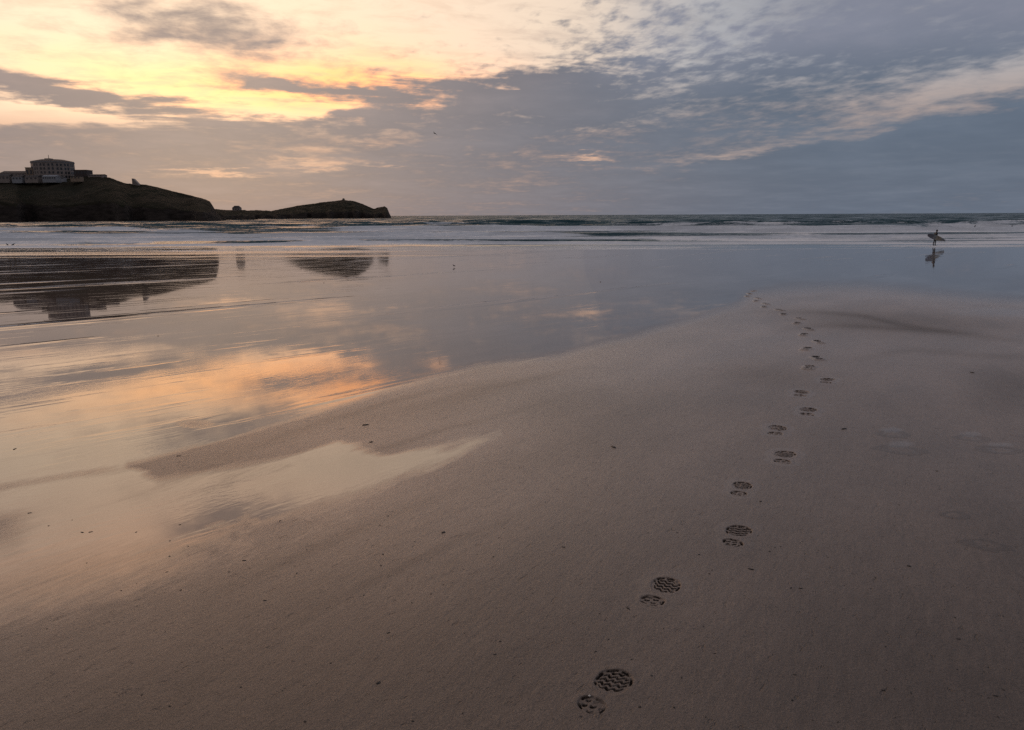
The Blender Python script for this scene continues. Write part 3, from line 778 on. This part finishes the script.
for k in range(16):
    a = Vector((*dr[k], 0)); b = Vector((*dr[(k + 1) % 16], 0)); mid_ = (a + b) / 2
    if mid_.y > 4: continue
    e = (b - a).normalized(); nrm_ = Vector((e.y, -e.x, 0))
    if nrm_.dot(mid_) < 0: nrm_ = -nrm_
    Lf = (b - a).length
    for s in range(storeys):
        zz = 1.2 + s * (ztop * .93 - 1) / storeys
        for q in (0.28, 0.72):
            w = MB(); pc = a + (b - a) * q
            for (ww, h0, h1, off, nm) in ((0.75, zz, zz + 2.0, 0.04, 'window'),):
                pts = [pc - e * ww, pc + e * ww, pc + e * ww + nrm_ * .12, pc - e * ww + nrm_ * .12]
                w.prism([(v.x, v.y) for v in pts], h0, h1)
            w.build('window', m_glass, root)

def block(name, label, cat, px0, px1, pyt, pyb, Y, dep, mat, roof=None, wins=0, gable=0.0, group=None):
    a = bx(px0, pyb, Y); b2 = bx(px1, pyb, Y); t = bx((px0 + px1) / 2, pyt, Y)
    w = (b2[0] - a[0]) / 2; H = t[2] - a[2]
    r = empty(name, ((a[0] + b2[0]) / 2, Y + dep / 2, a[2])); tag(r, label, cat, group)
    hwall = H * (1 - gable)
    MB().box(-w, w, -dep / 2, dep / 2, -2.0, hwall).build('wall', mat, r)
    if gable: MB().gable(-w - .3, w + .3, -dep / 2 - .3, dep / 2 + .3, hwall + .01, H, 'x').build('roof', roof or m_roof, r)
    else: MB().box(-w - .25, w + .25, -dep / 2 - .25, dep / 2 + .25, hwall + .005, hwall + .4).build('roof', roof or m_roof, r)
    for i in range(wins):
        x = -w + (i + .5) * 2 * w / wins; ww = min(0.8, w / wins * .5)
        MB().box(x - ww, x + ww, -dep / 2 - .12, -dep / 2 - .01, hwall * .4, hwall * .8).build('window', m_glass, r)
    return r
block('terrace_wing', 'long low pale hotel wing left of the drum-shaped hotel', 'building', 0.5, 33.0, 170.5, 179.6, 692, 14, m_wall, None, 9, 0.28)
block('terrace_wing', 'taller warm-lit block joining the long wing to the hotel', 'building', 26.5, 33.8, 167.8, 178.5, 687, 10, m_warm, m_roof, 2)
block('conservatory', 'pale blue-grey single storey hall below the hotel front', 'building', 42.5, 56.0, 174.8, 180.2, 672, 8, m_pale, m_pale, 6, 0.3)
block('annex', 'flat-roofed dark red annex right of the hotel', 'building', 74.3, 87.0, 170.2, 176.0, 690, 10, simple_mat('dark_brick', (.07, .05, .047)), m_roof, 4)
block('lodge', 'cream low wall-like lodge just right of the hotel foot', 'building', 70.5, 80.5, 176.6, 179.4, 671, 5, m_warm, m_roof, 3)
block('lodge', 'small white lodge at the foot of the hotel drum', 'building', 60.8, 64.0, 176.4, 179.6, 670, 4, m_pale, m_roof, 1, .3)
block('lodge', 'grey long-roofed lodge on the crest right of the annex', 'building', 88, 102.5, 174.0, 176.6, 686, 8, m_wall, m_roof, 5, 0.4)
block('cottage', 'leftmost grey cottage on the headland, under the long wing', 'cottage', -2, 9.5, 173.5, 180.6, 672, 8, m_wall, m_roof, 3, .35)
block('cottage', 'middle grey cottage on the headland, under the long wing', 'cottage', 12, 22, 174.8, 180.8, 672, 8, m_pale, m_roof, 3, .35)
block('cottage', 'right grey cottage beside the pale hall below the hotel', 'cottage', 25, 38, 175, 180.5, 672, 8, m_wall, m_roof, 3, .35)
# wedge-shaped shelter on the slope
a = bx(134.2, 184.0, 689); r = empty('slope_shelter', (a[0], 689, a[2])); tag(r, 'small pale wedge-shaped shelter standing alone on the headland slope', 'shelter')
w = MB()
vv = [w.bm.verts.new(q) for q in ((0, -2, -1), (6.0, -2, -1.6), (0.5, -2, 4.6), (0, 2, -1), (6.0, 2, -1.6), (0.5, 2, 4.6))]
for f in ((0, 1, 2), (5, 4, 3), (0, 3, 4, 1), (1, 4, 5, 2), (0, 2, 5, 3)): w.bm.faces.new([vv[k] for k in f])
w.build('roof', m_wall, r)
MB().box(-.9, -.05, -1.8, 1.8, -1.2, 4.9).build('wall', m_wall, r)
# lone house on the low neck
a = at_depth(233, 210.6, 1178); b2 = at_depth(240.2, 210.6, 1178)
w_ = (b2[0] - a[0]) / 2
r = empty('lone_house', ((a[0] + b2[0]) / 2, 1180, a[2])); tag(r, 'lone house with a rounded roof on the low neck between the headlands', 'house')
MB().box(-w_, w_, -5, 5, -2, 4.2).build('wall', m_wall, r)
MB().prism([(-w_ - .2, -5.2), (w_ + .2, -5.2), (w_ + .2, 5.2), (-w_ - .2, 5.2)], 4.21, 7.6, [(-w_ * .5, -2), (w_ * .5, -2), (w_ * .5, 2), (-w_ * .5, 2)]).build('roof', m_roof, r)
for k in range(3): MB().box(-w_ + 1.4 + k * 4, -w_ + 2.6 + k * 4, -5.12, -5.01, 1.5, 3.2).build('window', m_glass, r)
# lookout
a = at_depth(343.5, 200.5, 1179); r = empty('lookout_hut', (a[0], 1180, a[2])); tag(r, 'tiny lookout hut on the summit of the far headland', 'hut')
MB().box(-1.6, 1.6, -1.6, 1.6, -1.5, 2.2).build('wall', m_wall, r); MB().gable(-2, 2, -2, 2, 2.21, 3.6, 'y').build('roof', m_roof, r)

# rocks at the foot of the headlands
def rock_mesh(name, s, seed):
    bm = bmesh.new(); bmesh.ops.create_icosphere(bm, subdivisions=3, radius=1)
    for v in bm.verts:
        n = mnoise.fractal(v.co * 1.6 + Vector((seed, 0, 0)), 1.0, 2.0, 4)
        v.co *= 1 + 0.55 * n; v.co.z = max(v.co.z, -0.35)
        v.co = Vector((v.co.x * s[0], v.co.y * s[1], v.co.z * s[2]))
    me = bpy.data.meshes.new(name); bm.to_mesh(me); bm.free(); me.materials.append(m_land); return me
rocks = [(309, 217.5, 1080, (9, 4, 1.6), 'low dark rock off the far headland, left of two'), (325, 217.3, 1080, (6, 3, 1.3), 'low dark rock off the far headland, right of two'),
         (229, 219.4, 860, (12, 5, 2.0), 'dark reef rock at the tip of the near headland, leftmost of its row'), (241, 219.3, 870, (9, 5, 1.5), 'dark reef rock beside the near headland tip, below the lone house'), (252, 218.8, 900, (6, 4, 1.0), 'small dark reef rock at the right end of its row')]
for k, (px, py, Y, s, lab) in enumerate(rocks):
    q = at_depth(px, py, Y); o = link(bpy.data.objects.new('sea_rock', rock_mesh('sea_rock', s, k * 3.3))); o.location = (q[0], Y, SEA + 0.2); tag(o, lab, 'rock')

# ------------------------------------------------------------------ scraps and shells
m_weed = simple_mat('dark_seaweed', (0.018, 0.013, 0.010), 0.5, 0.4, 60)
m_shell = simple_mat('pale_shell', (0.62, 0.58, 0.52), 0.4, 0.15, 80)
def scrap_mesh(seed, stretch):
    bm = bmesh.new(); bmesh.ops.create_icosphere(bm, subdivisions=3, radius=1)
    for v in bm.verts:
        n = mnoise.fractal(v.co * 1.3 + Vector((seed, seed, 0)), 1.0, 2.0, 4); a = math.atan2(v.co.y, v.co.x)
        k = 1 + 0.5 * n + 0.35 * math.sin(a * 3 + seed) * math.sin(a * 2 + 1)
        v.co = Vector((v.co.x * k * stretch, v.co.y * k, v.co.z * 0.45 * (1 + n)))
    me = bpy.data.meshes.new('seaweed_scrap'); bm.to_mesh(me); bm.free(); me.materials.append(m_weed)
    for p_ in me.polygons: p_.use_smooth = True
    return me
scr = [scrap_mesh(1.7, 1.5), scrap_mesh(5.2, 2.4), scrap_mesh(8.8, 1.1)]
def scrap(px, py, size, kind, label, group, rz=None):
    q = on_ground(px, py); o = link(bpy.data.objects.new('seaweed_scrap', scr[kind])); o.location = q; s = size
    o.scale = (s, s, s); o.rotation_euler = (0, 0, rz if rz is not None else random.uniform(0, 3)); tag(o, label, 'seaweed', group)
big = [(443, 532.5, .017, 0, 'dark seaweed scrap alone on the sand below the tip of the bright wet tongue'), (909, 566, .014, 2, 'dark forked seaweed scrap on the right, below the old footprints'),
       (613.5, 447, .024, 1, 'curled dark seaweed scrap on the bar, right of the bright tongue tip'), (844.5, 429, .022, 1, 'short dark seaweed scrap between the trail and the old water-filled prints'),
       (972, 372.5, .028, 1, 'lone dark scrap high on the right side of the bar'), (378, 683, .012, 0, 'dark scrap near the bottom edge, left of the nearest footprint'),
       (366, 425, .024, 1, 'dark scrap above the bright tongue, upper of a pair'), (371, 442, .024, 2, 'dark scrap above the bright tongue, lower of a pair'), (179, 456, .03, 1, 'dark scrap on the tip of the sand wedge at left'),
       (15, 449, .03, 1, 'thin dark scrap in the golden pool by the left edge'), (30, 513, .022, 1, 'scrap in the wet sand by the left edge, under the golden pool'), (91, 532, .02, 1, 'scrap on the lower left of the wet tongue'),
       (760.3, 501.5, .013, 0, 'dark scrap right of the fourth footprint'), (750.7, 569, .012, 1, 'dark scrap right of the second footprint'), (651.8, 675.7, .007, 2, 'small dark crumb right of the nearest footprint, upper one'),
       (639.6, 707, .007, 0, 'small dark crumb right of the nearest footprint, lower one'), (628, 608, .010, 1, 'dark crumb left of the second footprint')]
for px, py, s, k, lab in big: scrap(px, py, s * (0.5 if px > 200 else 0.22), k, lab, 'dark scraps on the sand')
tiny = [(80,656),(182,662),(295,576),(292,661),(22,636),(702.8,534),(775,547.6),(699,554.6),(899,505),(837,536),(937,471),(979.6,466),(388,516),(553,603),(158,336),(324,283),(600.5,282),(881.5,447)]
for i in range(110): tiny.append((random.uniform(20, 1010), random.uniform(520, 726)))
for px, py in tiny:
    d = on_ground(px, py)[1]
    scrap(px, py, random.uniform(.0015, .0035) * max(1, d / 2.6), random.choice((0, 1, 2)), 'tiny dark crumb of seaweed on the damp sand', 'tiny dark crumbs strewn over the sand')
q = on_ground(589.4, 696.5)
bm = bmesh.new(); bmesh.ops.create_uvsphere(bm, u_segments=16, v_segments=10, radius=0.0042)
for v in bm.verts: v.co.z = max(v.co.z * .6, -0.001); v.co.x *= 1 + 0.25 * math.sin(6 * math.atan2(v.co.y, v.co.x)) * .3
me = bpy.data.meshes.new('shell'); bm.to_mesh(me); bm.free(); me.materials.append(m_shell)
o = link(bpy.data.objects.new('shell', me)); o.location = q + np.array([0, 0, .003]); tag(o, 'tiny white shell beside the heel of the nearest footprint', 'shell')

# ------------------------------------------------------------------ birds
m_bird = simple_mat('dark_feathers', (0.03, 0.028, 0.028), 0.8)
m_gull = simple_mat('grey_feathers', (0.10, 0.09, 0.09), 0.8)
m_beak = simple_mat('bird_beak', (0.15, 0.09, 0.03), 0.5)
def skin_mesh(name, verts, edges, radii, mat, parent=None, sub=2, root=0):
    me = bpy.data.meshes.new(name); me.from_pydata([tuple(v) for v in verts], edges, []); me.materials.append(mat)
    o = link(bpy.data.objects.new(name, me), parent)
    sk = o.modifiers.new('skin', 'SKIN'); sk.use_smooth_shade = True
    for i, r_ in enumerate(radii):
        d = me.skin_vertices[0].data[i]; d.radius = (r_, r_) if not isinstance(r_, tuple) else r_; d.use_root = (i == root)
    s = o.modifiers.new('sub', 'SUBSURF'); s.levels = s.render_levels = sub
    return o
def bake(o):
    dg = bpy.context.evaluated_depsgraph_get(); ev = o.evaluated_get(dg)
    me = bpy.data.meshes.new_from_object(ev, depsgraph=dg); o.modifiers.clear(); old = o.data; o.data = me
    for p_ in me.polygons: p_.use_smooth = True
    return o
def flying_bird(loc, span, rz, bank, label):
    r = empty('flying_bird', loc, rot=(0, bank, rz)); tag(r, label, 'bird')
    b = skin_mesh('body', [(0,-.5,0),(0,-.32,.02),(0,-.1,.0),(0,.25,0),(0,.42,.02),(0,.52,.02)], [(0,1),(1,2),(2,3),(3,4),(4,5)], [(.09,.02),(.06,.04),(.10,.09),(.09,.08),(.055,.055),(.05,.05)], m_bird, r, root=2); bake(b)
    for s in (-1, 1):
        v = [(0,.18,.02),(.32*s,.26,.20),(.62*s,.10,.14),(.98*s,-.22,.02)]
        V = []; F = []
        ch = [.26,.26,.17,.02]
        for k, (x, y, z) in enumerate(v):
            V += [(x, y, z + .012), (x, y - ch[k], z - .005), (x, y, z - .012), (x, y - ch[k], z - .015)]
        for k in range(3):
            a_, b_ = 4 * k, 4 * k + 4
            F += [(a_, a_+1, b_+1, b_), (a_+2, b_+2, b_+3, a_+3), (a_, b_, b_+2, a_+2), (a_+1, a_+3, b_+3, b_+1)]
        me = bpy.data.meshes.new('wing'); me.from_pydata(V, [], F); me.materials.append(m_bird); link(bpy.data.objects.new('wing', me), r)
    r.scale = (span,) * 3
    return r
q = at_depth(434.8, 133.5, 95); flying_bird(q, .42, 0.9, .5, 'dark bird flying in the middle of the grey cloud bank')
q = at_depth(143.5, 121, 210); flying_bird(q, .45, 1.2, .2, 'far tiny bird flying above the hotel headland')
def wader(px, py, h, rz, label, z=None):
    q = on_ground(px, py)
    if z is not None: q[2] = z
    r = empty('gull', q, rz); tag(r, label, 'bird', 'gulls standing at the water')
    b = skin_mesh('body', [(0,-.55,.42),(0,-.25,.50),(0,.1,.55),(0,.28,.72),(0,.34,.88),(0,.40,.90)], [(0,1),(1,2),(2,3),(3,4),(4,5)], [(.05,.03),(.15,.14),(.20,.19),(.09,.09),(.10,.10),(.06,.06)], m_gull, r, root=2); bake(b)
    MB().prism([(-.025, .44), (.025, .44), (0.0, .62)], .86, .90).build('beak', m_beak, r)
    for s in (-.07, .07): MB().prism([(s + .02 * math.cos(t_), .02 * math.sin(t_) - .02) for t_ in np.linspace(0, 5.2, 6)], -.02, .42).build('leg', m_beak, r)
    r.scale = (h,) * 3
wader(7.6, 246.3, .42, 1.2, 'gull standing in the shallows at the far left, left of two')
wader(13.3, 246.3, .42, -1.0, 'gull standing in the shallows at the far left, right of two')
wader(454, 267.2, .16, 1.3, 'small shore bird standing on the mirror-wet sand left of centre')

# ------------------------------------------------------------------ people
m_suit = simple_mat('black_wetsuit', (0.012, 0.012, 0.014), 0.55, 0.2, 20)
m_skin = simple_mat('skin', (0.30, 0.19, 0.14), 0.55, 0.1, 30)
m_hair = simple_mat('dark_hair', (0.02, 0.015, 0.012), 0.6, 0.2, 80)
m_board, nt, p = new_mat('surfboard_foam')
oc = nt.new('ShaderNodeTexCoord').outputs['Object']; sx = nt.new('ShaderNodeSeparateXYZ'); nt.put(sx.inputs[0], oc)
base_c = nt.mix(nt.ss(-0.55, -0.35, sx.outputs[0]), (0.10, 0.10, 0.12), (0.17, 0.175, 0.18))
base_c = nt.mix(nt.m('MULTIPLY', nt.ss(-.12, -.10, sx.outputs[0]), nt.ss(.62, .60, sx.outputs[0])), base_c, (0.24, 0.21, 0.16))
base_c = nt.mix(nt.ss(0.025, 0.015, nt.m('ABSOLUTE', sx.outputs[2])), base_c, (0.12, 0.11, 0.11))
nt.put(p.inputs['Base Color'], base_c); p.inputs['Roughness'].default_value = 0.3
m_fin = simple_mat('fin_plastic', (0.03, 0.03, 0.03), 0.4)

def person(loc, rz, label, board_side=True, group=None, small=False):
    """local +x is the walking direction; right arm on the -y side"""
    r = empty('person', loc, rz); tag(r, label, 'person', group)
    v = []; e = []; rad = []
    def add(p_, rr_, par=None):
        v.append(p_); rad.append(rr_)
        if par is not None: e.append((par, len(v) - 1))
        return len(v) - 1
    pel = add((0, 0, .93), (.15, .12))
    bel = add((.03, 0, 1.08), (.165, .13), pel); che = add((.08, 0, 1.27), (.20, .145), bel); top = add((.12, 0, 1.42), (.15, .11), che)
    nk = add((.15, 0, 1.50), .055, top); hd = add((.18, 0, 1.58), .075, nk); hd2 = add((.19, 0, 1.67), (.088, .098), hd); hd3 = add((.185, 0, 1.73), (.07, .08), hd2)
    for s in (-1, 1):
        hip = add((0, .09 * s, .86), .095, pel)
        k_ = (.08, .05) if s < 0 else (.04, -.05)
        kn = add((k_[0], .09 * s, .50), .062, hip); cf = add(((k_[0] + k_[1]) / 2 - .02, .09 * s, .34), .06, kn)
        an = add((k_[1], .09 * s, .10), .040, cf); hl = add((k_[1] - .04, .09 * s, .04), .036, an); ft = add((k_[1] + .10, .10 * s, .035), (.042, .028), an); add((k_[1] + .18, .105 * s, .028), (.036, .018), ft)
        sh = add((.11, .17 * s, 1.38), .065, top)
        if s < 0:
            el_ = add((.02, -.30, 1.14), .046, sh); wr = add((.14, -.40, .93), .032, el_); hn = (.17, -.40, .86); hv = (.0, .03, -1)
        else:
            el_ = add((.03, .26, 1.10), .046, sh); wr = add((.17, .25, .90), .032, el_); hn = (.20, .245, .82); hv = (.25, 0, -.95)
        pm = add(hn, (.022, .036), wr)
        for q_, (dx, ln) in enumerate(((-.028, .065), (-.01, .078), (.01, .073), (.028, .058))):
            a_ = add((hn[0] + dx, hn[1], hn[2] - .05), .0095, pm)
            b_ = add((hn[0] + dx + .006, hn[1] + .012 * -s, hn[2] - .05 - ln * .55), .0088, a_); add((hn[0] + dx + .012, hn[1] + .03 * -s, hn[2] - .05 - ln), .0075, b_)
        th = add((hn[0] + .04, hn[1] - .005 * s, hn[2] - .01), .011, pm); add((hn[0] + .058, hn[1] - .01 * s, hn[2] - .055), .0095, th)
    b = skin_mesh('body', v, e, rad, m_suit, r, 2 if not small else 1, 0); bake(b)
    b.data.materials.append(m_skin)
    for p_ in b.data.polygons:
        cc = p_.center
        face = cc.z > 1.52 and cc.x > .20
        hand = cc.z < .90 and abs(cc.y) > .20 and cc.z > .6
        if face or hand: p_.material_index = 1
    # nose, ears, eyes, mouth as part of the face
    f = MB(); f.prism([(.27, -.012), (.30, 0), (.27, .012)], 1.60, 1.655, [(.268, -.006), (.275, 0), (.268, .006)]); f.build('nose', m_skin, r)
    for s in (-1, 1):
        m_ = bmesh.new(); bmesh.ops.create_uvsphere(m_, u_segments=10, v_segments=6, radius=.012); me = bpy.data.meshes.new('eye'); m_.to_mesh(me); m_.free(); me.materials.append(m_hair)
        o = link(bpy.data.objects.new('eye', me), r); o.location = (.262, .034 * s, 1.665)
        m_ = bmesh.new(); bmesh.ops.create_uvsphere(m_, u_segments=10, v_segments=6, radius=.03); me = bpy.data.meshes.new('ear'); m_.to_mesh(me); m_.free(); me.materials.append(m_skin)
        o = link(bpy.data.objects.new('ear', me), r); o.location = (.185, .092 * s, 1.645); o.scale = (.6, .35, 1)
    MB().box(.262, .272, -.022, .022, 1.583, 1.59).build('mouth', m_hair, r)
    m_ = bmesh.new(); bmesh.ops.create_uvsphere(m_, u_segments=24, v_segments=14, radius=1)
    for q_ in m_.verts:
        n_ = mnoise.noise(q_.co * 4) * .06
        q_.co = Vector((.165 + q_.co.x * .105 * (1 + n_), q_.co.y * .10 * (1 + n_), 1.70 + q_.co.z * .09 * (1 + n_) - (.05 if q_.co.x < -.2 and q_.co.z < 0 else 0)))
    me = bpy.data.meshes.new('hair'); m_.to_mesh(me); m_.free(); me.materials.append(m_hair); link(bpy.data.objects.new('hair', me), r)
    return r

def surfboard(loc, rot, L, Wd, label):
    """local x = length (nose at -x), z = width, y = thickness"""
    n, k = 40, 20
    V = []
    for i in range(n + 1):
        u = i / n; x = (u - .5) * L
        w = Wd / 2 * (math.sin(math.pi * min(1, (u * .94 + .03)) ** .80)) ** .62
        if u > .9: w = max(w, Wd / 2 * .42)
        if i == 0 : w = .004
        t = .033 * (math.sin(math.pi * (u * .9 + .05))) ** .5; rock = .10 * (abs(u - .5) * 2) ** 2.6 * (1.0 if u < .5 else .5)
        for j in range(k):
            a_ = 2 * math.pi * j / k
            V.append((x, t * math.sin(a_) * (1 if abs(math.cos(a_)) < .98 else .6) + rock, w * math.cos(a_)))
    F = [tuple(q) for q in grid_faces(n + 1, k, True)[:, ::-1]]
    me = bpy.data.meshes.new('deck'); me.from_pydata(V, [], F + [tuple(range(k)), tuple(range(n * k, (n + 1) * k))[::-1]]); me.materials.append(m_board)
    for p_ in me.polygons: p_.use_smooth = True
    r = empty('surfboard', loc, rot=rot); tag(r, label, 'surfboard')
    link(bpy.data.objects.new('deck', me), r)
    for (fx, fz) in ((L * .40, 0), (L * .34, .12), (L * .34, -.12)):
        MB().prism([(fx, .03), (fx + .10, .03), (fx + .12, .15), (fx + .09, .15)], fz - .005, fz + .005).build('fin', m_fin, r)
    return r

q = on_ground(934.0, 245.6); q[2] = float(base_z(q[1])) + 0.0
print('surfer at', q, float(base_z(79.0)))
person(q, 0.12, 'surfer in a black wetsuit walking right along the water edge, surfboard under one arm', group=None)
surfboard((q[0] + .0, q[1] - .36, q[2] + .88), (0.10, R(17), 0.12), 2.3, .54, 'pale surfboard with a dark nose carried under the arm of the walking surfer')
for px, py, lab in ((974.3, 227.0, 'dark surfer wading chest deep in the waves, right of the walking surfer'), (1012.4, 227.2, 'dark surfer wading at the right edge of the photo'), (109.3, 235.0, 'dark surfer standing in the white water below the hotel headland')):
    r_ = ray(px, py); Yd = 190 if px > 500 else 150
    P = at_depth(px, py, Yd)
    person((P[0], Yd, P[2] - 1.28), random.uniform(0, 6), lab, small=True, group='surfers wading in the surf')

# ------------------------------------------------------------------ camera and view
cam = bpy.data.cameras.new('camera'); cam.sensor_width = 36; cam.lens = 36 * FPX / 1024; cam.clip_end = 60000; cam.clip_start = 0.05
co = link(bpy.data.objects.new('camera', cam))
M = Matrix(((RT[0], UP[0], -FWD[0]), (RT[1], UP[1], -FWD[1]), (RT[2], UP[2], -FWD[2])))
co.matrix_world = Matrix.Translation(CAM) @ M.to_4x4()
SC.camera = co
SC.view_settings.view_transform = 'Standard'; SC.view_settings.look = 'None'; SC.view_settings.exposure = 0; SC.view_settings.gamma = 1
SC.cycles.use_denoising = False
SC.cycles.max_bounces = 6
SC.cycles.sample_clamp_indirect = 8
